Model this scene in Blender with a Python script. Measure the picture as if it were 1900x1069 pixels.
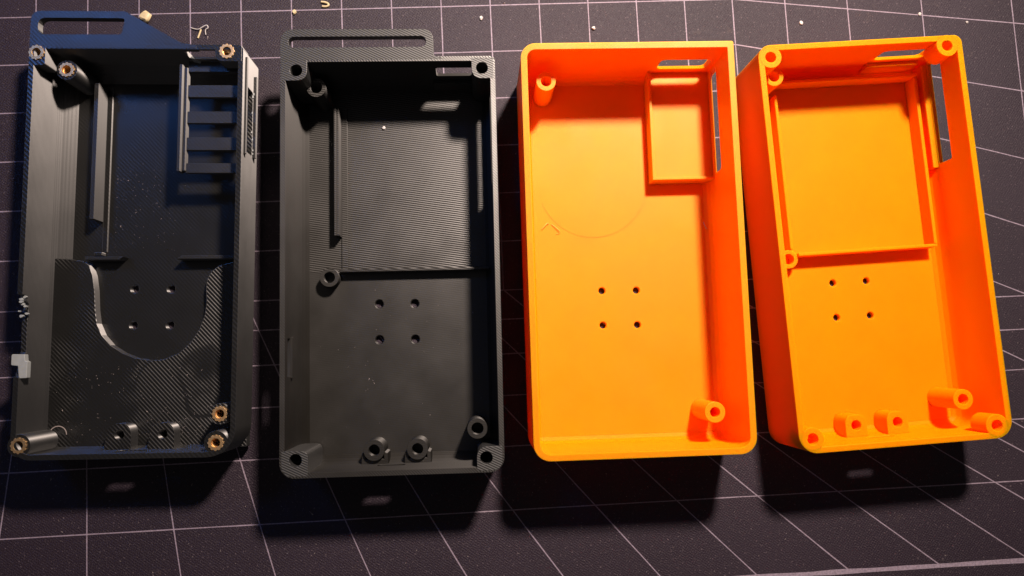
import bpy, bmesh, math, random
from mathutils import Vector, Matrix
from mathutils.geometry import tessellate_polygon

# ------------------------------------------------------------------ clear
for o in list(bpy.data.objects):
    bpy.data.objects.remove(o, do_unlink=True)
scene = bpy.context.scene
C = scene.collection
MM = 0.001                                # everything below is written in millimetres
random.seed(11)

# ------------------------------------------------------------------ camera
cam_d = bpy.data.cameras.new('camera')
cam = bpy.data.objects.new('camera', cam_d); C.objects.link(cam)
cam_d.sensor_width = 36.0
cam_d.lens = 1396.0 / 1900.0 * 36.0
cam_d.clip_start = 0.01
cam_d.clip_end = 20.0
cam.matrix_world = (Matrix.Translation((0, 0, 249.84 * MM))
                    @ Matrix.Rotation(-0.04317, 4, 'Y') @ Matrix.Rotation(0.0932, 4, 'X'))
scene.camera = cam
scene.render.resolution_x = 1024
scene.render.resolution_y = 576

# ------------------------------------------------------------------ world (dim room) and lamps
w = bpy.data.worlds.new('World'); scene.world = w; w.use_nodes = True
w.node_tree.nodes['Background'].inputs[0].default_value = (0.40, 0.36, 0.37, 1)
w.node_tree.nodes['Background'].inputs[1].default_value = 0.11

def lamp(name, kind, loc, target, power, col, **kw):
    d = bpy.data.lights.new(name, kind); d.energy = power; d.color = col
    for k, v in kw.items(): setattr(d, k, v)
    o = bpy.data.objects.new(name, d); C.objects.link(o)
    o.location = Vector(loc) * MM
    o.rotation_euler = (Vector(target) - Vector(loc)).to_track_quat('-Z', 'Y').to_euler()
    return o
# the desk lamp up and to the right of the cases
lamp('desk_lamp_light', 'AREA', (134, 298, 362), (22, 78, 0), 1.52, (1.0, 0.81, 0.69), shape='DISK', size=0.046, spread=math.radians(100))
# the bluish screen beyond the upper left of the mat
lamp('screen_light', 'AREA', (-400, 385, 520), (-120, 105, 15), 0.036, (0.08, 0.29, 1.0), shape='RECTANGLE', size=0.14, size_y=0.11, spread=math.radians(50))

scene.cycles.max_bounces = 20
scene.cycles.diffuse_bounces = 14
scene.view_settings.view_transform = 'Standard'
scene.view_settings.look = 'None'
scene.view_settings.gamma = 1.0
scene.view_settings.exposure = 0.0

# ------------------------------------------------------------------ node helpers
def new_mat(name):
    m = bpy.data.materials.new(name); m.use_nodes = True
    nt = m.node_tree
    return m, nt, nt.nodes['Principled BSDF']
def N(nt, t, **kw):
    n = nt.nodes.new(t)
    for k, v in kw.items(): setattr(n, k, v)
    return n
def math_node(nt, op, a, b=None, clamp=False):
    n = N(nt, 'ShaderNodeMath', operation=op); n.use_clamp = clamp
    for i, x in enumerate((a, b)):
        if x is None: continue
        if isinstance(x, (int, float)): n.inputs[i].default_value = x
        else: nt.links.new(x, n.inputs[i])
    return n.outputs[0]
def mix_col(nt, f, a, b):
    n = N(nt, 'ShaderNodeMix', data_type='RGBA')
    for s, x in ((0, f), (6, a), (7, b)):
        if hasattr(x, 'links'): nt.links.new(x, n.inputs[s])
        elif isinstance(x, tuple): n.inputs[s].default_value = (*x, 1) if len(x) == 3 else x
        else: n.inputs[s].default_value = x
    return n.outputs[2]
def ramp(nt, v, lo, hi):
    n = N(nt, 'ShaderNodeMapRange'); n.clamp = True
    nt.links.new(v, n.inputs[0]); n.inputs[1].default_value = lo; n.inputs[2].default_value = hi
    return n.outputs[0]
def noise(nt, vec, scale, detail=3, rough=0.5):
    n = N(nt, 'ShaderNodeTexNoise'); n.inputs['Scale'].default_value = scale
    n.inputs['Detail'].default_value = detail; n.inputs['Roughness'].default_value = rough
    nt.links.new(vec, n.inputs['Vector']); return n.outputs[0]

def printed_plastic(name, col, rough, angle, pitch, depth, side_depth, patchy=0.0, spec=0.5,
                    col2=None, dust=0.0, angle2=None,
                    rim=None, split=None, split_axis=1, low=1.0, layer=0.56, side_spec=None, sss=0.0):
    """Filament-printed plastic: raster lines on flat faces, layer lines on upright ones."""
    m, nt, P = new_mat(name)
    tc = N(nt, 'ShaderNodeTexCoord'); geo = N(nt, 'ShaderNodeNewGeometry')
    sepn = N(nt, 'ShaderNodeSeparateXYZ'); nt.links.new(geo.outputs['True Normal'], sepn.inputs[0])
    flat = ramp(nt, math_node(nt, 'ABSOLUTE', sepn.outputs[2]), 0.90, 0.97)
    obj = tc.outputs['Object']
    wob = noise(nt, obj, 160, 2)
    def lines(a, p):
        mp = N(nt, 'ShaderNodeMapping'); mp.inputs['Rotation'].default_value = (0, 0, a)
        nt.links.new(obj, mp.inputs[0])
        wv = N(nt, 'ShaderNodeTexWave', wave_type='BANDS', bands_direction='X', wave_profile='SIN')
        wv.inputs['Scale'].default_value = 0.314 / (p * MM); wv.inputs['Distortion'].default_value = 0.35
        wv.inputs['Detail'].default_value = 1.0; wv.inputs['Detail Scale'].default_value = 0.25
        nt.links.new(mp.outputs[0], wv.inputs['Vector']); return wv.outputs['Fac']
    top = lines(angle, pitch)
    if angle2 is not None:
        sel = ramp(nt, noise(nt, obj, 42, 1), 0.50, 0.53)
        mx = N(nt, 'ShaderNodeMix'); nt.links.new(sel, mx.inputs[0]); nt.links.new(top, mx.inputs[2])
        nt.links.new(lines(angle2, pitch), mx.inputs[3]); top = mx.outputs[0]
    if patchy > 0:
        pm = ramp(nt, noise(nt, obj, 46, 2), 0.39, 0.50)
        top = math_node(nt, 'MULTIPLY', top, math_node(nt, 'ADD', math_node(nt, 'MULTIPLY', pm, patchy), 1 - patchy))
    sepo = N(nt, 'ShaderNodeSeparateXYZ'); nt.links.new(obj, sepo.inputs[0])
    if split is not None:                                  # the sheets below the split were printed smoother (low < 1)
        s_ = ramp(nt, sepo.outputs[split_axis], (split - 0.3) * MM, (split + 0.3) * MM)
        hi_, lo_ = (1.0, low) if low <= 1 else (1.0 / low, 1.0)
        top = math_node(nt, 'MULTIPLY', top, math_node(nt, 'ADD', math_node(nt, 'MULTIPLY', s_, hi_ - lo_), lo_))
    if rim is not None:                                    # stitched zig-zag infill showing on the rim
        rz, rp, ra, rd = rim
        onrim = ramp(nt, sepo.outputs[2], (rz - 0.1) * MM, rz * MM)
        mx = N(nt, 'ShaderNodeMix'); nt.links.new(onrim, mx.inputs[0]); nt.links.new(top, mx.inputs[2])
        nt.links.new(math_node(nt, 'MULTIPLY', lines(ra, rp), rd), mx.inputs[3]); top = mx.outputs[0]
    cmb = N(nt, 'ShaderNodeCombineXYZ'); nt.links.new(sepo.outputs[2], cmb.inputs[0])
    nt.links.new(math_node(nt, 'MULTIPLY', wob, 0.0002), cmb.inputs[1])
    # layers: fine regular pitch with an irregular slow variation on top
    lw = N(nt, 'ShaderNodeTexWave', wave_type='BANDS', bands_direction='X', wave_profile='SIN')
    lw.inputs['Scale'].default_value = 0.314 / (layer * MM); lw.inputs['Distortion'].default_value = 0.0
    nt.links.new(cmb.outputs[0], lw.inputs['Vector'])
    irr = noise(nt, cmb.outputs[0], 1100, 2)
    side = math_node(nt, 'ADD', lw.outputs['Fac'], math_node(nt, 'MULTIPLY', irr, 1.2))
    b1 = N(nt, 'ShaderNodeBump'); b1.inputs['Distance'].default_value = depth * MM
    nt.links.new(top, b1.inputs['Height']); nt.links.new(flat, b1.inputs['Strength'])
    b2 = N(nt, 'ShaderNodeBump'); b2.inputs['Distance'].default_value = side_depth * MM
    nt.links.new(side, b2.inputs['Height']); nt.links.new(math_node(nt, 'SUBTRACT', 1.0, flat), b2.inputs['Strength'])
    nt.links.new(b1.outputs[0], b2.inputs['Normal'])
    b3 = N(nt, 'ShaderNodeBump'); b3.inputs['Distance'].default_value = 0.02 * MM; b3.inputs['Strength'].default_value = 0.5
    nt.links.new(noise(nt, obj, 2600, 3, 0.6), b3.inputs['Height']); nt.links.new(b2.outputs[0], b3.inputs['Normal'])
    nt.links.new(b3.outputs[0], P.inputs['Normal'])
    base = mix_col(nt, ramp(nt, noise(nt, obj, 70, 4), 0.35, 0.7), col, col2 or tuple(c * 0.85 for c in col))
    if dust > 0:                                           # pale dust and scuffs lying on the plastic
        d1 = ramp(nt, noise(nt, obj, 900, 4, 0.7), 0.66, 0.78)
        d2 = ramp(nt, noise(nt, obj, 60, 3), 0.5, 0.66)
        base = mix_col(nt, math_node(nt, 'MULTIPLY', math_node(nt, 'MULTIPLY', d1, d2), dust), base, (0.25, 0.25, 0.26))
    nt.links.new(base, P.inputs['Base Color'])
    r = math_node(nt, 'ADD', math_node(nt, 'MULTIPLY', noise(nt, obj, 90, 3), 0.16), rough - 0.08)
    nt.links.new(r, P.inputs['Roughness'])
    if side_spec is not None:
        r = math_node(nt, 'ADD', r, math_node(nt, 'MULTIPLY', math_node(nt, 'SUBTRACT', 1.0, flat), 0.26))
        nt.links.new(r, P.inputs['Roughness'])
        nt.links.new(math_node(nt, 'ADD', math_node(nt, 'MULTIPLY', flat, spec - side_spec), side_spec), P.inputs['Specular IOR Level'])
        # layer ridges spread the highlight up and down an upright wall, hardly along it
        tg = N(nt, 'ShaderNodeCombineXYZ'); tg.inputs[0].default_value = 0.03; tg.inputs[1].default_value = 0.02; tg.inputs[2].default_value = 1.0
        nt.links.new(tg.outputs[0], P.inputs['Tangent'])
        nt.links.new(math_node(nt, 'MULTIPLY', math_node(nt, 'SUBTRACT', 1.0, flat), 0.95), P.inputs['Anisotropic'])
    else:
        P.inputs['Specular IOR Level'].default_value = spec
    if sss > 0:                                            # thin translucent filament walls let reddish light through
        P.inputs['Subsurface Weight'].default_value = sss
        P.inputs['Subsurface Radius'].default_value = (1.0, 0.42, 0.04)
        P.inputs['Subsurface Scale'].default_value = 4.5 * MM
    return m

M = {}
PI = math.pi
M['black1'] = printed_plastic('black_printed_plastic_glossy', (0.0095, 0.0097, 0.0097), 0.30, -PI / 4, 0.95, 0.12, 0.05, 0.93, 0.8, dust=0.5, angle2=-PI / 4 + 0.03,
                              rim=(19.5, 1.05, -PI / 4, 0.35), split=4.0, split_axis=2, low=0.15, layer=0.62, side_spec=2.6)
M['black_strap'] = printed_plastic('black_printed_plastic_strap', (0.013, 0.0135, 0.015), 0.36, -PI / 4, 0.92, 0.012, 0.05, 0.5, 0.9, dust=0.4, side_spec=1.5, layer=0.62)
M['black2'] = printed_plastic('black_printed_plastic_satin', (0.0070, 0.0062, 0.0045), 0.42, PI / 2 + 0.16, 0.72, 0.050, 0.04, 0.3, 1.1, dust=0.25,
                              rim=(23.5, 0.62, -PI / 4, 0.8), split=-0.6, low=0.1, layer=0.5, side_spec=0.75)
M['black_rim'] = printed_plastic('black_printed_plastic_rim', (0.026, 0.027, 0.0275), 0.44, PI / 2 + 0.45, 0.66, 0.06, 0.05, 0.1, 0.9, dust=0.3)
M['orange1'] = printed_plastic('orange_printed_plastic', (0.98, 0.292, 0.0), 0.46, PI / 4, 0.62, 0.022, 0.006, 0.75, 0.22, col2=(0.97, 0.275, 0.0), sss=0.8)
M['orange2'] = printed_plastic('orange_printed_plastic_smooth', (0.98, 0.275, 0.0), 0.50, -PI / 4, 0.62, 0.012, 0.006, 0.6, 0.08, col2=(0.97, 0.26, 0.0), sss=0.8)

m, nt, P = new_mat('brass')
P.inputs['Base Color'].default_value = (0.96, 0.64, 0.32, 1); P.inputs['Metallic'].default_value = 1
P.inputs['Roughness'].default_value = 0.45
tc = N(nt, 'ShaderNodeTexCoord'); bp = N(nt, 'ShaderNodeBump'); bp.inputs['Distance'].default_value = 0.03 * MM
nt.links.new(noise(nt, tc.outputs['Object'], 1500, 2), bp.inputs['Height']); nt.links.new(bp.outputs[0], P.inputs['Normal'])
M['brass'] = m

def plain(name, col, rough, scale=600):
    m, nt, P = new_mat(name)
    tc = N(nt, 'ShaderNodeTexCoord')
    nt.links.new(mix_col(nt, noise(nt, tc.outputs['Object'], scale, 3), tuple(c * 0.7 for c in col), col), P.inputs['Base Color'])
    P.inputs['Roughness'].default_value = rough
    return m
M['pale'] = plain('pale_plastic', (0.36, 0.39, 0.40), 0.4)
M['scrap_yellow'] = plain('pale_yellow_filament', (0.75, 0.62, 0.36), 0.5)
M['scrap_white'] = plain('pale_filament', (0.72, 0.68, 0.66), 0.5)
M['scrap_orange'] = plain('orange_filament', (0.98, 0.42, 0.06), 0.5)
M['dust'] = plain('dust', (0.36, 0.31, 0.30), 0.9)

# the mat: dark, faintly purple, woven cloth top
m, nt, P = new_mat('mat_cloth')
tc = N(nt, 'ShaderNodeTexCoord'); ob = tc.outputs['Object']
def weave(a):
    mp = N(nt, 'ShaderNodeMapping'); mp.inputs['Rotation'].default_value = (0, 0, a); nt.links.new(ob, mp.inputs[0])
    wv = N(nt, 'ShaderNodeTexWave', wave_type='BANDS', bands_direction='X'); wv.inputs['Scale'].default_value = 0.314 / (0.75 * MM)
    wv.inputs['Distortion'].default_value = 1.2; wv.inputs['Detail'].default_value = 1; wv.inputs['Detail Scale'].default_value = 0.6
    nt.links.new(mp.outputs[0], wv.inputs['Vector']); return wv.outputs['Fac']
wv = math_node(nt, 'MULTIPLY', weave(0.6), weave(0.6 + PI / 2))
grain = noise(nt, ob, 2300, 3, 0.75)
speck = ramp(nt, noise(nt, ob, 1300, 2, 0.6), 0.62, 0.74)
big = noise(nt, ob, 14, 4)
c0 = mix_col(nt, ramp(nt, big, 0.3, 0.7), (0.0180, 0.0108, 0.0205), (0.0260, 0.0158, 0.0282))
c1 = mix_col(nt, math_node(nt, 'MULTIPLY', speck, 0.75), c0, (0.15, 0.115, 0.13))
blot = math_node(nt, 'MULTIPLY', ramp(nt, noise(nt, ob, 85, 5, 0.65), 0.62, 0.80), ramp(nt, noise(nt, ob, 400, 4, 0.7), 0.45, 0.65))
c2 = mix_col(nt, math_node(nt, 'MULTIPLY', blot, 0.35), c1, (0.16, 0.11, 0.075))
nt.links.new(c2, P.inputs['Base Color'])
P.inputs['Roughness'].default_value = 0.52
P.inputs['Specular IOR Level'].default_value = 0.45
bp = N(nt, 'ShaderNodeBump'); bp.inputs['Distance'].default_value = 0.24 * MM; bp.inputs['Strength'].default_value = 1.0
nt.links.new(math_node(nt, 'ADD', math_node(nt, 'MULTIPLY', wv, 0.22), grain), bp.inputs['Height'])
nt.links.new(bp.outputs[0], P.inputs['Normal'])
M['mat'] = m
m, nt, P = new_mat('printed_line')
tc = N(nt, 'ShaderNodeTexCoord')
nt.links.new(mix_col(nt, ramp(nt, noise(nt, tc.outputs['Object'], 1500, 3, 0.7), 0.3, 0.65), (0.18, 0.145, 0.19), (0.35, 0.285, 0.36)), P.inputs['Base Color'])
P.inputs['Roughness'].default_value = 0.7
M['line'] = m

# ------------------------------------------------------------------ mesh helpers (millimetres)
def rrect(u0, u1, v0, v1, r, seg=10):
    """Rounded rectangle, r = one radius or (BL, BR, TR, TL); counter-clockwise."""
    if not isinstance(r, (tuple, list)): r = (r,) * 4
    pts = []
    for (cx, cy, sx, sy, a0), rr in zip(((u0, v0, 1, 1, PI), (u1, v0, -1, 1, 1.5 * PI), (u1, v1, -1, -1, 0), (u0, v1, 1, -1, 0.5 * PI)), r):
        rr = max(rr, 0.05)
        ox, oy = cx + sx * rr, cy + sy * rr
        for k in range(seg + 1):
            a = a0 + 0.5 * PI * k / seg
            pts.append((ox + rr * math.cos(a), oy + rr * math.sin(a)))
    return pts
def circle(cx, cy, r, n=32, a0=0.0):
    return [(cx + r * math.cos(a0 + 2 * PI * k / n), cy + r * math.sin(a0 + 2 * PI * k / n)) for k in range(n)]
def round_poly(pts, radii, seg=5):
    """Round the corners of a polygon (radius per corner)."""
    out = []; n = len(pts)
    for i, (p, r) in enumerate(zip(pts, radii)):
        p = Vector(p); a = (Vector(pts[i - 1]) - p); b = (Vector(pts[(i + 1) % n]) - p)
        if r <= 0: out.append(tuple(p)); continue
        la, lb = a.length, b.length; a.normalize(); b.normalize()
        half = 0.5 * a.angle(b); d = min(r / math.tan(half), la * 0.49, lb * 0.49)
        s, e = p + a * d, p + b * d
        for k in range(seg + 1):
            t = k / seg
            out.append(tuple((1 - t) ** 2 * s + 2 * t * (1 - t) * p + t * t * e))
    return out
def area(c): return 0.5 * sum(c[i][0] * c[(i + 1) % len(c)][1] - c[(i + 1) % len(c)][0] * c[i][1] for i in range(len(c)))
def prism(bm, outer, z0, z1, holes=()):
    loops = [list(outer) if area(outer) > 0 else list(outer)[::-1]] + [list(h) if area(h) < 0 else list(h)[::-1] for h in holes]
    flat = [p for l in loops for p in l]
    lo = [bm.verts.new((x, y, z0)) for x, y in flat]; hi = [bm.verts.new((x, y, z1)) for x, y in flat]
    if holes:
        tris = tessellate_polygon([[Vector((x, y, 0)) for x, y in l] for l in loops])
        for a, b, c in tris:
            A, B, D = flat[a], flat[b], flat[c]
            if (B[0] - A[0]) * (D[1] - A[1]) - (D[0] - A[0]) * (B[1] - A[1]) < 0: b, c = c, b
            bm.faces.new((hi[a], hi[b], hi[c])); bm.faces.new((lo[c], lo[b], lo[a]))
    else:
        bm.faces.new(hi); bm.faces.new(lo[::-1])
    o = 0
    for l in loops:
        n = len(l)
        for i in range(n):
            j = (i + 1) % n
            bm.faces.new((lo[o + i], lo[o + j], hi[o + j], hi[o + i]))
        o += n
def stack(bm, loops):
    rings = [[bm.verts.new((x, y, z)) for x, y in pts] for pts, z in loops]
    for a, b in zip(rings, rings[1:]):
        n = len(a)
        for i in range(n):
            j = (i + 1) % n
            bm.faces.new((a[i], a[j], b[j], b[i]))
    bm.faces.new(rings[0][::-1]); bm.faces.new(rings[-1])
def box(bm, u0, u1, v0, v1, z0, z1): prism(bm, [(u0, v0), (u1, v0), (u1, v1), (u0, v1)], z0, z1)
def side_prism(bm, prof, axis, a0, a1):
    """Extrude a profile (t, z) through a wall: axis 'v' -> t is u, runs along v; axis 'u' -> t is v."""
    if area(prof) < 0: prof = prof[::-1]
    f = (lambda t, z, a: (t, a, z)) if axis == 'v' else (lambda t, z, a: (a, t, z))
    A = [bm.verts.new(f(t, z, a0)) for t, z in prof]; B = [bm.verts.new(f(t, z, a1)) for t, z in prof]
    bm.faces.new(A); bm.faces.new(B[::-1])
    for i in range(len(A)):
        j = (i + 1) % len(A); bm.faces.new((A[j], A[i], B[i], B[j]))
    bmesh.ops.recalc_face_normals(bm, faces=bm.faces)

def slot(bm, axis, outer, t, t0, t1, zi, zo, rad):
    """A slanted opening through a wall: zi = (bottom, top) at the inner face, zo at the outer face."""
    s = 1 if outer > 0 else -1
    def at(a):
        k = (a * s - (outer * s - t)) / t
        return rrect(t0, t1, zi[0] + (zo[0] - zi[0]) * k, zi[1] + (zo[1] - zi[1]) * k, rad, 6)
    a0, a1 = outer - s * (t + 0.6), outer + s * 1.0
    f = (lambda q, a: (q[0], a, q[1])) if axis == 'v' else (lambda q, a: (a, q[0], q[1]))
    A = [bm.verts.new(f(q, a0)) for q in at(a0)]; B = [bm.verts.new(f(q, a1)) for q in at(a1)]
    bm.faces.new(A); bm.faces.new(B[::-1])
    for i in range(len(A)):
        j = (i + 1) % len(A); bm.faces.new((A[j], A[i], B[i], B[j]))
    bmesh.ops.recalc_face_normals(bm, faces=bm.faces)

def temp(bm):
    me = bpy.data.meshes.new('temp'); bmesh.ops.recalc_face_normals(bm, faces=bm.faces); bm.to_mesh(me); bm.free()
    o = bpy.data.objects.new('temp', me); C.objects.link(o); return o
def finish(name, bm, mat, parent=None, cuts=(), bevel=0.18, seg=2, smooth=14):
    """Boolean the cutters away, ease the edges, scale to metres, link as one mesh object."""
    base = temp(bm); ts = [temp(c) for c in cuts]
    for t in ts:
        md = base.modifiers.new('cut', 'BOOLEAN'); md.operation = 'DIFFERENCE'; md.solver = 'EXACT'; md.object = t
    if bevel > 0:
        md = base.modifiers.new('bevel', 'BEVEL'); md.width = bevel; md.segments = seg; md.limit_method = 'ANGLE'
        md.angle_limit = math.radians(48); md.use_clamp_overlap = True; md.harden_normals = False
    dg = bpy.context.evaluated_depsgraph_get(); dg.update()
    me = bpy.data.meshes.new_from_object(base.evaluated_get(dg))
    for t in [base] + ts:
        old = t.data; bpy.data.objects.remove(t, do_unlink=True); bpy.data.meshes.remove(old)
    me.transform(Matrix.Scale(MM, 4)); me.name = name
    me.polygons.foreach_set('use_smooth', [True] * len(me.polygons))
    try: me.set_sharp_from_angle(angle=math.radians(smooth))
    except Exception: pass
    me.materials.clear(); me.materials.append(mat)
    o = bpy.data.objects.new(name, me); C.objects.link(o)
    if parent is not None: o.parent = parent
    return o
def BM(): return bmesh.new()
def part(name, mat, parent, fn, **kw):
    bm = BM(); fn(bm); return finish(name, bm, mat, parent, **kw)
def thing(name, label, cat, loc, rz, group=None):
    o = bpy.data.objects.new(name, None); C.objects.link(o); o.empty_display_size = 0.01
    o.location = Vector((*loc, 0)) * MM; o.rotation_euler = (0, 0, rz)
    o['label'] = label; o['category'] = cat
    if group: o['group'] = group
    return o

# ------------------------------------------------------------------ the mat and its printed room-in-perspective grid
mat_o = part('desk_mat', M['mat'], None, lambda b: prism(b, rrect(-330, 330, -86, 330, 8), -3, 0), bevel=0)
mat_o['kind'] = 'structure'; mat_o['label'] = 'dark purple-black cloth desk mat printed with a thin white grid'

VX, VY, TH = -133.9, 137.43, 0.0477
X0, CW, Y0, RH, KF, KR = 221.08, 16.964, 121.41, 16.479, 0.0743, 0.0784
def g(X, Y):
    c, s = math.cos(TH), math.sin(TH); return Vector((VX + c * X - s * Y, VY + s * X + c * Y))
lines_bm = BM()
def strip(a, b, wd):
    n = max(1, int((b - a).length / 6)); d = (b - a).normalized(); p = Vector((-d.y, d.x)) * wd * 0.5
    vs = []
    for k in range(n + 1):
        q = a.lerp(b, k / n); e = 1 + random.uniform(-0.16, 0.16); j = p.normalized() * random.uniform(-0.03, 0.03)
        vs.append((lines_bm.verts.new((*(q + p * e + j), strip.z)), lines_bm.verts.new((*(q - p * e + j), strip.z))))
    for (a0, a1), (b0, b1) in zip(vs, vs[1:]): lines_bm.faces.new((a0, a1, b1, b0))
    strip.z += 0.0006
strip.z = 0.03
LW = 0.37
rowY = [-Y0 + RH * j for j in range(0, 9)]
for Yj in rowY:                                             # back wall rows, continued on the right wall
    strip(g(-60, Yj), g(X0, Yj), LW)
    q = 1.75
    strip(g(X0, Yj), g(X0 * q, Yj * (1 + (q - 1) * 1.115)), LW)
for i in range(-17, 1):                                     # back wall columns, continued over the floor
    X = X0 + CW * i
    strip(g(X, -Y0), g(X, rowY[-1]), LW)
    if i < 0:
        q = 1 / (1 - KF * 6); strip(g(X, -Y0), g(X * q, -Y0 * q), LW)
for k in range(1, 6):                                       # right wall columns
    q = 1 / (1 - KR * k); strip(g(X0 * q, -Y0 * (1 + (q - 1) * 1.1)), g(X0 * q, rowY[-1] * q), LW)
for j in range(1, 6):                                       # floor rows
    q = 1 / (1 - KF * j); strip(g(-120, -Y0 * q), g(X0 * 1.9, -Y0 * q), LW)
q = 1 / (1 - KF * 6); strip(g(-140, -Y0 * q), g(X0 * 1.9, -Y0 * q), 1.5)
me = bpy.data.meshes.new('printed_grid'); lines_bm.to_mesh(me); lines_bm.free(); me.transform(Matrix.Scale(MM, 4)); me.materials.append(M['line'])
lo = bpy.data.objects.new('printed_grid', me); C.objects.link(lo); lo.parent = mat_o

# ------------------------------------------------------------------ case pieces
HOLES = [(-6.3, -11.3), (5.3, -11.4), (-6.3, -23.0), (5.3, -23.1)]
def inset(u0, u1, v0, v1, r, d): return rrect(u0 + d, u1 - d, v0 + d, v1 - d, tuple(max(x - d, 0.35) for x in r))
def shell(parent, mat, W, L, H, t, r, foot, outer_foot, wall_cuts, holes=HOLES, hole_r=1.2, bevel=0.2, floor=2.0):
    u, v = W / 2, L / 2
    bm = BM(); stack(bm, [(inset(-u, u, -v, v, r, d), z) for d, z in outer_foot] + [(inset(-u, u, -v, v, r, 0), H)])
    ci = BM(); stack(ci, [(inset(-u, u, -v, v, r, t + d), z) for d, z in foot] + [(inset(-u, u, -v, v, r, t), H + 5)])
    cw = BM()
    for fn in wall_cuts: fn(cw)
    for hx, hy in holes: stack(cw, [(circle(hx, hy, hole_r, 32), -2), (circle(hx, hy, hole_r, 32), floor - 0.3), (circle(hx, hy, hole_r + 0.45, 32), floor + 0.25)])
    return finish('shell', bm, mat, parent, cuts=(ci, cw), bevel=bevel)
def tube(cx, cy, R, r, z0, z1, n=32):
    return lambda b: prism(b, circle(cx, cy, R, n), z0, z1, [circle(cx, cy, r, n)])
def screw_post(parent, mat, cx, cy, R, r, z0, z1):
    o = part('screw_post', mat, parent, tube(cx, cy, R, r, z0, z1), bevel=0.15); return o
def corner_boss(parent, mat, outline, cx, cy, r, z0, z1):
    return part('corner_boss', mat, parent, lambda b: prism(b, outline, z0, z1, [circle(cx, cy, r, 32)]), bevel=0.15)
def stadium(t0, t1, z0, z1, r): return rrect(t0, t1, z0, z1, r, 6)
FOOT = [(2.4, 2.0), (1.3, 2.95), (0.5, 4.6), (0.0, 7.2)]
OFOOT = [(0.9, 0.0), (0.0, 1.0)]

def gear(cx, cy, R, n=12):
    pts = []
    for k in range(n):
        for da, rr in ((-0.30, R - 0.22), (-0.20, R), (0.20, R), (0.30, R - 0.22)):
            a = 2 * PI * (k + da) / n; pts.append((cx + rr * math.cos(a), cy + rr * math.sin(a)))
    return pts
def brass_insert(parent, cx, cy, ztop):
    def f(b):
        prism(b, gear(cx, cy, 2.38), ztop - 0.9, ztop, [circle(cx, cy, 1.35, 32)])
        prism(b, circle(cx, cy, 1.95), ztop - 4.2, ztop - 0.91, [circle(cx, cy, 1.2, 32)])
    o = part('brass_insert', M['brass'], parent, f, bevel=0.12); return o

# ================================================================== CASE 1: black, with brass inserts, slatted bracket
W1, L1, H1 = 64.97, 126.37, 20.0
U1, V1 = W1 / 2, L1 / 2
c1 = thing('plastic_case', 'leftmost black printed case with brass threaded inserts and a slatted bracket', 'plastic case',
           (-105.49, 33.73), 0.01236, '3D printed case halves laid on the mat')
k1 = M['black1']
def notch(b):                                              # the broken-away part of the left rim
    prof = [(-14.2, 21), (-14.4, 18.6), (-16.0, 17.9), (-17.0, 16.6), (-20.5, 16.9), (-24, 17.1), (-31.6, 16.9), (-32.4, 18.2), (-35.6, 17.8), (-37.0, 18.6), (-38.6, 19.0), (-39.2, 21)]
    side_prism(b, prof, 'u', -U1 - 2, -U1 + 2.2)
cuts1 = [notch,
         lambda b: slot(b, 'v', V1, 1.55, 13.5, 26.0, (12.3, 18.9), (10.4, 18.4), 1.2),
         lambda b: side_prism(b, stadium(30.5, 51.5, 9.4, 16.9, 1.0), 'u', U1 - 4, U1 + 3),
         lambda b: side_prism(b, stadium(-5.0, 3.6, 11.4, 14.4, 1.45), 'v', -V1 - 3, -V1 + 4)]
shell(c1, k1, W1, L1, H1, 1.55, (6, 8.5, 2.0, 2.5), [(4.6, 2.0), (3.2, 2.7), (1.0, 4.4), (0.0, 6.2)], [(3.6, 0.0), (1.2, 1.8), (0.0, 4.2)], cuts1, hole_r=1.25)
# the strap loop, wedge shaped
sp = round_poly([(-32.45, 61.9), (-32.45, 73.7), (-4.0, 73.7), (13.2, 63.75), (18.0, 62.9), (18.0, 61.9)], [0, 3.2, 1.6, 2.5, 1.5, 0])
sl = round_poly([(-30.2, 66.15), (-30.2, 71.5), (-3.9, 71.5), (-4.9, 66.25)], [2.4, 2.4, 1.0, 1.0])
part('strap_loop', M['black_strap'], c1, lambda b: prism(b, sp, H1 - 2.6, H1 + 0.03, [sl]), bevel=0.25)
# raised lower floor with the U shaped recess
plat = [(-31.2, -1.4), (-26, -1.7), (-21.5, -2.4), (-19.4, -3.8), (-18.2, -7), (-17.4, -12), (-17.0, -18), (-16.3, -22.5), (-14.6, -26.2), (-11.8, -29.4), (-8, -31.9), (-4, -33.5), (0.8, -34.4), (5, -34.0),
        (9.4, -32.2), (13, -28.8), (15.7, -24.5), (17.2, -20), (17.7, -15.9), (17.4, -11.5), (17.7, -8.6), (19.0, -6.0), (21.2, -4.3), (25, -3.2), (31.4, -2.2), (31.4, -61.9), (-31.2, -61.9)]
part('raised_floor', k1, c1, lambda b: prism(b, plat, 1.6, 5.0), bevel=0.25)
part('guide_rail', M['black_strap'], c1, lambda b: box(b, -18.4, -17.0, 10.6, 55.2, 1.8, 8.2), bevel=0.12)
part('rail_foot', k1, c1, lambda b: box(b, -16.98, -15.2, 0.6, 56.0, 1.8, 2.5), bevel=0.2)
part('rail_foot', k1, c1, lambda b: box(b, -18.5, -15.9, -0.6, 0.5, 1.8, 4.4), bevel=0.2)
part('divider_wall', M['black_strap'], c1, lambda b: prism(b, [(-20.4, -2.2), (-9.6, -2.2), (-8.4, -1.2), (-20.4, -1.2)], 1.8, 6.2), bevel=0.15)
part('divider_wall', M['black_strap'], c1, lambda b: prism(b, [(8.4, -2.1), (31.2, -2.1), (31.2, -1.0), (10.2, -1.0)], 1.8, 6.4), bevel=0.15)
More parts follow.
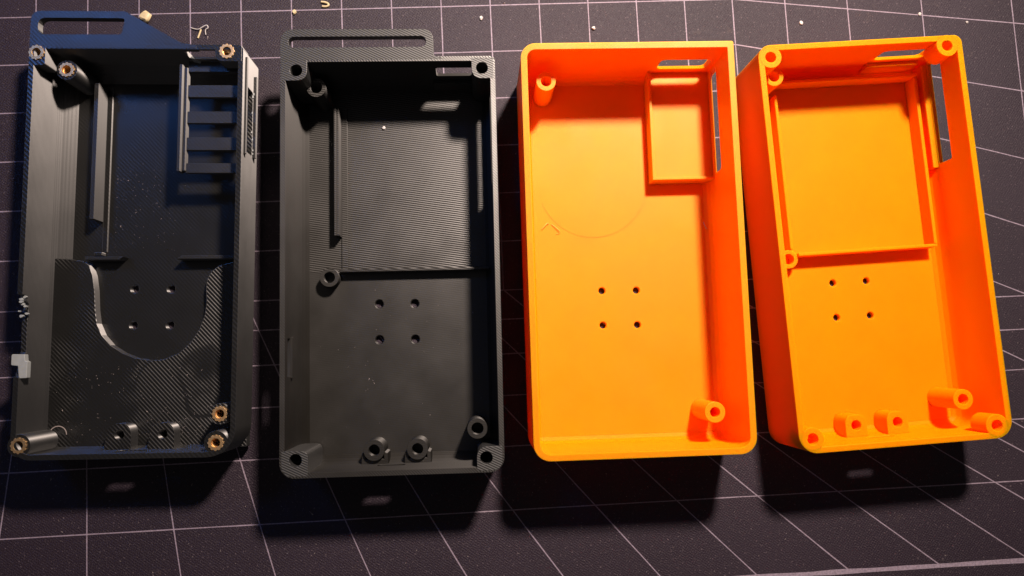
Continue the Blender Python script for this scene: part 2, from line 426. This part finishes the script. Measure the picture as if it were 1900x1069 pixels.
# the slatted bracket held at mid height against the right wall
part('bracket_rail', M['black_strap'], c1, lambda b: (box(b, 11.3, 12.3, 24.2, 58.6, 12.0, 15.6), box(b, 12.45, 13.5, 24.6, 58.0, 12.2, 14.6)), bevel=0.15)
for v0, v1 in ((56.7, 60.2), (48.4, 52.4), (40.0, 43.8), (31.3, 35.4), (24.0, 27.1)):
    part('slat', M['black_strap'], c1, lambda b: box(b, 13.55, 31.2, v0, v1, 12.4, 14.1), bevel=0.15)
part('wall_lip', M['black_strap'], c1, lambda b: box(b, 32.5, 33.6, 30.0, 57.0, 8.3, 9.2), bevel=0.15)
part('wall_lip', M['black_strap'], c1, lambda b: box(b, 32.5, 33.3, 29.0, 60.0, 17.4, 18.3), bevel=0.15)
# corner bosses and posts, each with a knurled brass insert
bs = corner_boss(c1, k1, round_poly([(-32.3, 56.4), (-27.6, 56.4), (-27.6, 62.9), (-32.3, 62.9)], [1, .8, 0, 0]), -30.2, 60.3, 1.96, 13.6, H1 + 0.02); brass_insert(bs, -30.2, 60.3, H1 + 0.35)
bs = corner_boss(c1, k1, round_poly([(23.8, 57.9), (31.9, 57.9), (31.9, 62.9), (23.8, 62.9)], [2.6, 0, 0, 0]), 27.4, 61.0, 1.96, 13.4, H1 + 0.02); brass_insert(bs, 27.4, 61.0, H1 + 0.35)
bs = corner_boss(c1, k1, circle(-30.1, -58.9, 3.3), -30.1, -58.9, 1.96, 4.0, H1 - 0.3); brass_insert(bs, -30.1, -58.9, H1 + 0.1)
bs = corner_boss(c1, k1, circle(26.8, -59.0, 3.5), 26.8, -59.0, 1.96, 4.0, H1 - 0.2); brass_insert(bs, 26.8, -59.0, H1 + 0.2)
for x, y, z in ((-23.1, 56.4, 16.0), (26.5, -50.8, 16.0)):
    p_ = screw_post(c1, k1, x, y, 3.15, 1.96, 1.8, z); brass_insert(p_, x, y, z + 0.35)
for x in (-5.9, 7.2):                                      # board mounts along the lower wall
    part('board_mount', k1, c1, lambda b: prism(b, round_poly([(x - 4.6, -61.8), (x + 3.6, -61.8), (x + 3.4, -53.7), (x - 3.4, -53.7)], [0, 0, 3.3, 3.3], 8), 4.8, 10, [circle(x, -57.1, 1.5, 32)]), bevel=0.2)
part('ring_mark', M['dust'], c1, lambda b: prism(b, circle(-27.0, -57.2, 2.75, 30)[:22] + circle(-27.0, -57.2, 2.5, 30)[:22][::-1], 5.0, 5.06), bevel=0)
# torn pale plastic at the broken rim
part('switch_tab', M['pale'], c1, lambda b: prism(b, round_poly([(-33.6, -35.4), (-31.6, -35.6), (-31.2, -39.3), (-28.9, -39.2), (-28.9, -34.4), (-29.6, -34.1), (-29.8, -32.2), (-33.6, -32.1)], [.5, .2, .4, .3, .3, .3, .4, .5]), 17.6, 19.6), bevel=0.2)
def torn(b):
    rnd = random.Random(5)
    for k in range(9):
        x, y, z = -31.6 + rnd.uniform(-0.9, 1.1), -15.0 - k * 0.72, 17.2 + rnd.uniform(0, 1.6)
        s = rnd.uniform(0.3, 0.8)
        pts = [(x + s * rnd.uniform(.6, 1.1) * math.cos(a), y + s * rnd.uniform(.5, 1.0) * math.sin(a)) for a in [2 * PI * i / 7 for i in range(7)]]
        prism(b, pts, z - 0.6 + k * 0.01, z + rnd.uniform(0.1, 0.6))
part('torn_edge', M['pale'], c1, torn, bevel=0.1)
def torn2(b):
    rnd = random.Random(8)
    for k, y in enumerate((31.0, 32.1, 35.6, 38.0, 44.5, 49.6, 50.6)):
        l = rnd.uniform(.5, 1.5); x = 32.3 + rnd.uniform(-.2, .3); w = rnd.uniform(.25, .5)
        prism(b, [(x, y), (x + w, y + .15 * l), (x + w * rnd.uniform(.6, 1.1), y + l), (x + .1, y + l * .9), (x - .12, y + l * .5)], 9.0 + 0.01 * k, 9.4 + rnd.uniform(0, .4))
part('torn_edge', M['pale'], c1, torn2, bevel=0.1)
def torn3(b):
    prism(b, [(14.0, 61.2), (15.2, 59.9), (17.2, 59.4), (17.4, 60.1), (15.6, 60.7), (14.6, 61.8)], 13.0, 14.2)
part('torn_edge', M['pale'], c1, torn3, bevel=0.1)

# ================================================================== CASE 2: plain black
W2, L2, H2 = 65.75, 126.91, 24.0
U2, V2 = W2 / 2, L2 / 2
c2 = thing('plastic_case', 'black printed case without inserts, rounded strap loop, beside the orange case', 'plastic case',
           (-26.82, 29.25), 0.02586, '3D printed case halves laid on the mat')
k2 = M['black2']
cuts2 = [lambda b: slot(b, 'v', V2, 1.55, 14.2, 28.5, (11.6, 18.4), (9.8, 17.6), 0.8),
         lambda b: slot(b, 'u', U2, 1.55, 25.8, 60.0, (10.6, 17.0), (8.6, 16.0), 0.8),
         lambda b: side_prism(b, stadium(-34.0, -22.5, 17.6, 20.9, 0.3), 'u', -U2 - 3, -U2 + 4),
         lambda b: side_prism(b, stadium(-6.2, 2.6, 11.3, 14.3, 1.45), 'v', -V2 - 3, -V2 + 4)]
shell(c2, k2, W2, L2, H2, 1.55, (4.5, 4.5, 1.6, 1.6), FOOT, OFOOT, cuts2, hole_r=1.3)
sp = round_poly([(-32.9, 62.4), (-32.9, 72.4), (13.9, 72.2), (13.9, 63.6), (17.5, 62.6)], [0, 4.2, 3.6, 1.2, 0])
sl = rrect(-30.5, 11.7, 66.5, 69.95, 1.7)
part('strap_loop', M['black_rim'], c2, lambda b: prism(b, sp, H2 - 2.6, H2 + 0.03, [sl]), bevel=0.25)
for pts, rr, cx, cy in (([(-32.6, 56.1), (-24.8, 56.1), (-24.8, 62.9), (-32.6, 62.9)], [0, 4.0, 0, 0], -28.1, 59.3),
                        ([(25.6, 56.3), (32.3, 56.3), (32.3, 62.9), (25.6, 62.9)], [4.0, 0, 0, 0], 28.8, 59.6),
                        ([(-32.3, -62.9), (-24.6, -62.9), (-24.6, -55.6), (-32.3, -55.6)], [3.5, 0, 2.2, 0], -28.2, -58.2),
                        ([(24.7, -62.9), (32.3, -62.9), (32.3, -55.9), (24.7, -55.9)], [0, 3.5, 0, 3.4], 27.5, -59.2)):
    corner_boss(c2, M['black_rim'], round_poly(pts, rr, 6), cx, cy, 1.85, 3.0, H2 + 0.02)
screw_post(c2, k2, -23.7, 56.8, 3.05, 1.85, 1.8, 16)
screw_post(c2, k2, 25.0, -51.3, 3.1, 1.85, 1.8, 16)
screw_post(c2, k2, -21.7, -2.7, 3.05, 1.8, 1.8, 6.2)
part('divider_wall', k2, c2, lambda b: box(b, -18.7, 29.8, -1.0, -0.1, 1.8, 5.6), bevel=0.12)
part('guide_rail', k2, c2, lambda b: (box(b, -19.9, -19.2, 10.8, 53.4, 1.8, 7.2), box(b, -19.1, -18.3, 10.8, 53.4, 1.7, 6.9)), bevel=0.12)
part('rail_foot', k2, c2, lambda b: box(b, -18.25, -16.3, -0.05, 54.4, 1.8, 2.7), bevel=0.12)
part('wall_ledge', k2, c2, lambda b: box(b, 13.0, 28.0, 60.4, 62.2, 1.8, 8.4), bevel=0.12)
for x in (-7.2, 6.2):
    def f(b):
        prism(b, circle(x, -57.5, 3.25, 32), 1.8, 11.0, [circle(x, -57.5, 1.75, 32)])
    part('board_mount', k2, c2, f, bevel=0.15)
    part('mount_bracket', k2, c2, lambda b: prism(b, [(x - 4.2, -62.4), (x + 4.2, -62.4), (x + 4.0, -58.6), (x + 2.8, -58.0), (x + 2.9, -60.4), (x - 2.9, -60.4), (x - 2.8, -58.0), (x - 4.0, -58.6)], 1.8, 9.6), bevel=0.15)
part('port_frame', k2, c2, lambda b: prism(b, [(-31.4, -34.5), (-30.7, -34.5), (-30.7, -22.0), (-31.4, -22.0)], 16.2, 17.5), bevel=0.1)

# ================================================================== CASE 3: orange, deep, plain rim
W3, L3, H3 = 66.2, 126.2, 27.6
U3, V3 = W3 / 2, L3 / 2
c3 = thing('plastic_case', 'deep orange printed case with a bare rim and one sharp upper right corner', 'plastic case',
           (47.22, 34.04), 0.03104, '3D printed case halves laid on the mat')
k3 = M['orange1']
cuts3 = [lambda b: slot(b, 'v', V3, 1.9, 12.9, 29.4, (10.6, 17.8), (7.9, 17.0), 1.8),
         lambda b: slot(b, 'u', U3, 1.9, 25.8, 60.2, (9.2, 15.4), (5.2, 12.6), 1.2)]
shell(c3, k3, W3, L3, H3, 1.9, (5.0, 5.0, 0.7, 4.6), FOOT, OFOOT, cuts3, holes=[(-6.95, -11.5), (4.6, -11.65), (-7.05, -22.95), (4.45, -23.15)], hole_r=1.1)
screw_post(c3, k3, -24.6, 54.8, 3.1, 1.7, 1.8, 17.6)
screw_post(c3, k3, 24.1, -51.4, 3.2, 1.6, 1.8, 17.6)
part('raised_tray', k3, c3, lambda b: prism(b, rrect(11.5, 31.9, 25.2, 62.0, 0.3), 1.8, 7.0), bevel=0.1)
part('tray_wall', k3, c3, lambda b: prism(b, [(10.5, 62.1), (10.5, 24.2), (31.0, 24.2), (31.0, 25.15), (11.45, 25.15), (11.45, 62.1)], 1.7, 8.4), bevel=0.15)
def ring(b):
    n = 46; pts = [(-8.6 + rr * math.cos(a), 25.0 + rr * math.sin(a)) for rr in (18.55, 18.4) for a in [math.radians(-160 + 140 * k / n) for k in (range(n + 1) if rr > 18.5 else range(n, -1, -1))]]
    prism(b, pts, 1.95, 2.05)
part('seam_arc', k3, c3, ring, bevel=0)

# ================================================================== CASE 4: orange with corner bosses and tray
W4, L4, H4 = 66.25, 126.94, 25.0
U4, V4 = W4 / 2, L4 / 2
c4 = thing('plastic_case', 'rightmost orange printed case, turned slightly, with round corner bosses and inner tray', 'plastic case',
           (124.6, 37.02), 0.07417, '3D printed case halves laid on the mat')
k4 = M['orange2']
cuts4 = [lambda b: slot(b, 'v', V4, 1.8, 11.2, 28.0, (11.8, 18.9), (9.4, 16.4), 1.6),
         lambda b: slot(b, 'u', U4, 1.8, 25.8, 60.4, (8.6, 15.6), (8.2, 15.0), 0.8),
         lambda b: side_prism(b, stadium(-6.6, 2.2, 12.0, 15.0, 1.45), 'v', -V4 - 3, -V4 + 4)]
shell(c4, k4, W4, L4, H4, 1.8, (5.5, 5.5, 2.6, 4.2), FOOT, OFOOT, cuts4, hole_r=1.1)
for cx, cy, z0 in ((-29.2, 59.5, 17.5), (28.2, 60.1, 17.8), (-29.0, -59.2, 17.5), (28.3, -59.6, 17.5)):
    corner_boss(c4, k4, circle(cx, cy, 3.45, 32), cx, cy, 1.75, z0, H4 + 0.02)
screw_post(c4, k4, -24.9, 56.4, 3.1, 1.75, 1.8, 16)
screw_post(c4, k4, 24.6, -51.9, 3.2, 1.7, 1.8, 16)
screw_post(c4, k4, -22.3, -2.6, 3.05, 1.8, 1.8, 6.2)
part('divider_wall', k4, c4, lambda b: box(b, -19.3, 28.1, -1.9, -0.9, 1.8, 7.4), bevel=0.15)
part('guide_rail', k4, c4, lambda b: box(b, 27.0, 28.1, -0.85, 56.4, 1.8, 7.6), bevel=0.2)
part('guide_rail', k4, c4, lambda b: box(b, -21.6, -20.6, 0.6, 53.2, 1.8, 6.8), bevel=0.2)
part('guide_rail', k4, c4, lambda b: box(b, -20.0, 28.1, 56.6, 57.7, 1.8, 8.0), bevel=0.2)
part('wall_ledge', k4, c4, lambda b: box(b, 29.6, 31.6, 24.6, 60.2, 1.8, 8.3), bevel=0.3)
part('wall_ledge', k4, c4, lambda b: box(b, 10.4, 28.2, 60.2, 61.9, 1.7, 9.4), bevel=0.3)
for x in (-7.9, 5.8):
    part('board_mount', k4, c4, lambda b: prism(b, round_poly([(x - 3.5, -62.0), (x + 3.5, -62.0), (x + 3.5, -54.6), (x - 3.5, -54.6)], [0, 0, 3.0, 3.0], 7), 1.8, 10.2, [circle(x, -58.0, 1.65, 32)]), bevel=0.2)

# ------------------------------------------------------------------ scraps and dust
def place(o, label, cat, group='scraps of filament lying about'):
    o['label'] = label; o['category'] = cat; o['group'] = group; return o
def curl(name, pts, r, mat):
    """A bent thread of filament through the given points (mm)."""
    cu = bpy.data.curves.new(name, 'CURVE'); cu.dimensions = '3D'; cu.bevel_depth = r; cu.bevel_resolution = 2; cu.resolution_u = 4
    s = cu.splines.new('NURBS'); s.points.add(len(pts) - 1); s.use_endpoint_u = True; s.order_u = 3
    for p, q in zip(s.points, pts): p.co = (*q, 1)
    cu.use_fill_caps = True
    o = bpy.data.objects.new('temp', cu); C.objects.link(o)
    dg = bpy.context.evaluated_depsgraph_get(); dg.update()
    me = bpy.data.meshes.new_from_object(o.evaluated_get(dg)); bpy.data.objects.remove(o, do_unlink=True); bpy.data.curves.remove(cu)
    me.transform(Matrix.Scale(MM, 4)); me.materials.clear(); me.materials.append(mat); me.name = name
    for p in me.polygons: p.use_smooth = True
    o = bpy.data.objects.new(name, me); C.objects.link(o); return o
x, y = -94.3, 110.9
place(curl('filament_scrap', [(x - 3.6, y + .4, .3), (x - 1.2, y - .6, .5), (x + .6, y + .6, .9), (x + 2.2, y + 1.2, 1.2), (x + 2.5, y - .1, 1.0), (x + 1.2, y - .2, .8), (x + 1.5, y - 2.0, .4)], .17, M['scrap_white']),
      'curly white filament scrap on the mat right of the wedge-shaped strap loop', 'scrap')
place(curl('filament_scrap', [(x - .2, y - .2, .3), (x - .6, y - 1.8, .4), (x - 1.1, y - 3.2, .3)], .3, M['scrap_yellow']),
      'short pale stub of filament just below the curly white scrap', 'scrap')
x, y = -53.1, 120.3
place(curl('filament_scrap', [(x - 1.4, y + 1, .35), (x + .3, y + .9, .4), (x + 1.4, y, .4), (x + .4, y - .8, .35), (x - 1.0, y - .6, .35)], .38, M['scrap_yellow']),
      'yellowish hooked filament crumb near the top edge above the rounded strap loop', 'scrap')
def crumb(x, y, z, r, mat, seed, label, parentless=True):
    rnd = random.Random(seed); bm = BM(); bmesh.ops.create_icosphere(bm, subdivisions=2, radius=1)
    sx, sy = r * rnd.uniform(.7, 1.3), r * rnd.uniform(.7, 1.3)
    for v in bm.verts:
        v.co *= rnd.uniform(.75, 1.2); v.co = Vector((v.co.x * sx, v.co.y * sy, v.co.z * r * .6))
    bmesh.ops.translate(bm, verts=bm.verts, vec=(x, y, z + r * .5))
    return place(finish('crumb', bm, mat, None, bevel=0, smooth=30), label, 'crumb', 'crumbs of plastic lying about')
crumb(-63.4, 117.4, 0, .85, M['scrap_yellow'], 1, 'pale yellow crumb on the mat above the rounded strap loop')
crumb(-112.9, 114.6, 0, 1.5, M['scrap_yellow'], 2, 'largest pale crumb, touching the slope of the wedge-shaped strap loop')
crumb(0.2, 116.7, 0, .7, M['scrap_white'], 3, 'small white crumb on the mat between the black and orange cases')
crumb(39.0, 113.8, 0, .8, M['scrap_white'], 4, 'white crumb on the mat above the deep orange case')
crumb(112.4, 117.2, 0, .6, M['scrap_white'], 5, 'tiny white crumb on the mat above the rightmost case, left of its middle')
crumb(155.2, 121.3, 0, .5, M['scrap_white'], 6, 'tiny white crumb near the upper edge above the rightmost case')
crumb(172.2, 118.6, 0, .6, M['scrap_white'], 7, 'tiny white crumb near the upper right corner of the picture')
def in_case(c, u, v, z):
    p = Matrix.Rotation(c.rotation_euler.z, 4, 'Z') @ Vector((u, v, z)); return (p.x + c.location.x / MM, p.y + c.location.y / MM, p.z)
p = in_case(c2, -4.2, 47.8, 2.0); crumb(p[0], p[1], p[2], .62, M['scrap_white'], 9, 'white crumb on the floor of the plain black case')
a = in_case(c3, -25.6, 10.6, 2.0)
place(curl('filament_scrap', [in_case(c3, -26.3, 9.6, 2.2), in_case(c3, -25.0, 11.0, 2.7), in_case(c3, -24.2, 11.9, 2.3), in_case(c3, -24.0, 11.3, 2.2)], .2, M['scrap_orange']),
      'orange filament stub on the floor of the deep orange case', 'scrap')
place(curl('filament_scrap', [in_case(c3, -23.0, 11.3, 2.2), in_case(c3, -20.9, 9.6, 2.7), in_case(c3, -20.2, 8.7, 2.5), in_case(c3, -20.8, 7.9, 2.2), in_case(c3, -21.4, 8.0, 2.2)], .12, M['scrap_orange']),
      'thin hooked orange filament thread beside the orange stub', 'scrap')
place(curl('filament_scrap', [in_case(c3, 28.4, 10.8, 2.4), in_case(c3, 28.5, 9.6, 2.9), in_case(c3, 29.2, 8.4, 2.9)], .16, M['scrap_white']),
      'pale pink thread at the right wall of the deep orange case', 'scrap')

def specks(name, spots, label, rmin, rmax):
    bm = BM(); rnd = random.Random(len(spots))
    for (x, y, z) in spots:
        r = rnd.uniform(rmin, rmax) * (2.0 if rnd.random() < .06 else 1)
        a = rnd.uniform(0, 6.28); st = rnd.uniform(1, 2.4)
        vs = []
        for dx, dy, dz in ((1, 0, 0), (-.5, .6, 0), (-.5, -.6, 0), (0, 0, .9)):
            X, Y = dx * st * r, dy * r
            vs.append(bm.verts.new((x + X * math.cos(a) - Y * math.sin(a), y + X * math.sin(a) + Y * math.cos(a), z + dz * r + .02)))
        for f in ((0, 1, 3), (1, 2, 3), (2, 0, 3)): bm.faces.new([vs[i] for i in f])
    me = bpy.data.meshes.new(name); bm.to_mesh(me); bm.free(); me.transform(Matrix.Scale(MM, 4)); me.materials.append(M['dust'])
    o = bpy.data.objects.new(name, me); C.objects.link(o); o['kind'] = 'stuff'; o['label'] = label; o['category'] = 'dust'; return o
rnd = random.Random(3)
specks('dust', [(rnd.uniform(-165, 200), rnd.uniform(-75, 130), 0.0) for _ in range(1000)], 'fine pale dust scattered over the dark mat', .07, .2)
sp1 = []
for _ in range(160):
    u, v = rnd.uniform(-29, 29), rnd.uniform(-60, -36); sp1.append(in_case(c1, u, v, 5.0))
for _ in range(70):
    u, v = rnd.gauss(8, 9), -59.5 + abs(rnd.gauss(0, 3.5)); sp1.append(in_case(c1, max(-28, min(28, u + 6)), v, 5.0))
for _ in range(110):
    u, v = rnd.gauss(-4, 8), rnd.uniform(1, 30); sp1.append(in_case(c1, max(-13, min(26, u)), v, 2.0))
specks('dust', sp1, 'white dust and shavings on the floor of the case with brass inserts', .05, .14)
sp2 = [in_case(c2, rnd.uniform(-27, 28), rnd.uniform(-55, 52), 2.0) for _ in range(90)]
specks('dust', sp2, 'sparse pale dust on the floor of the plain black case', .06, .15)
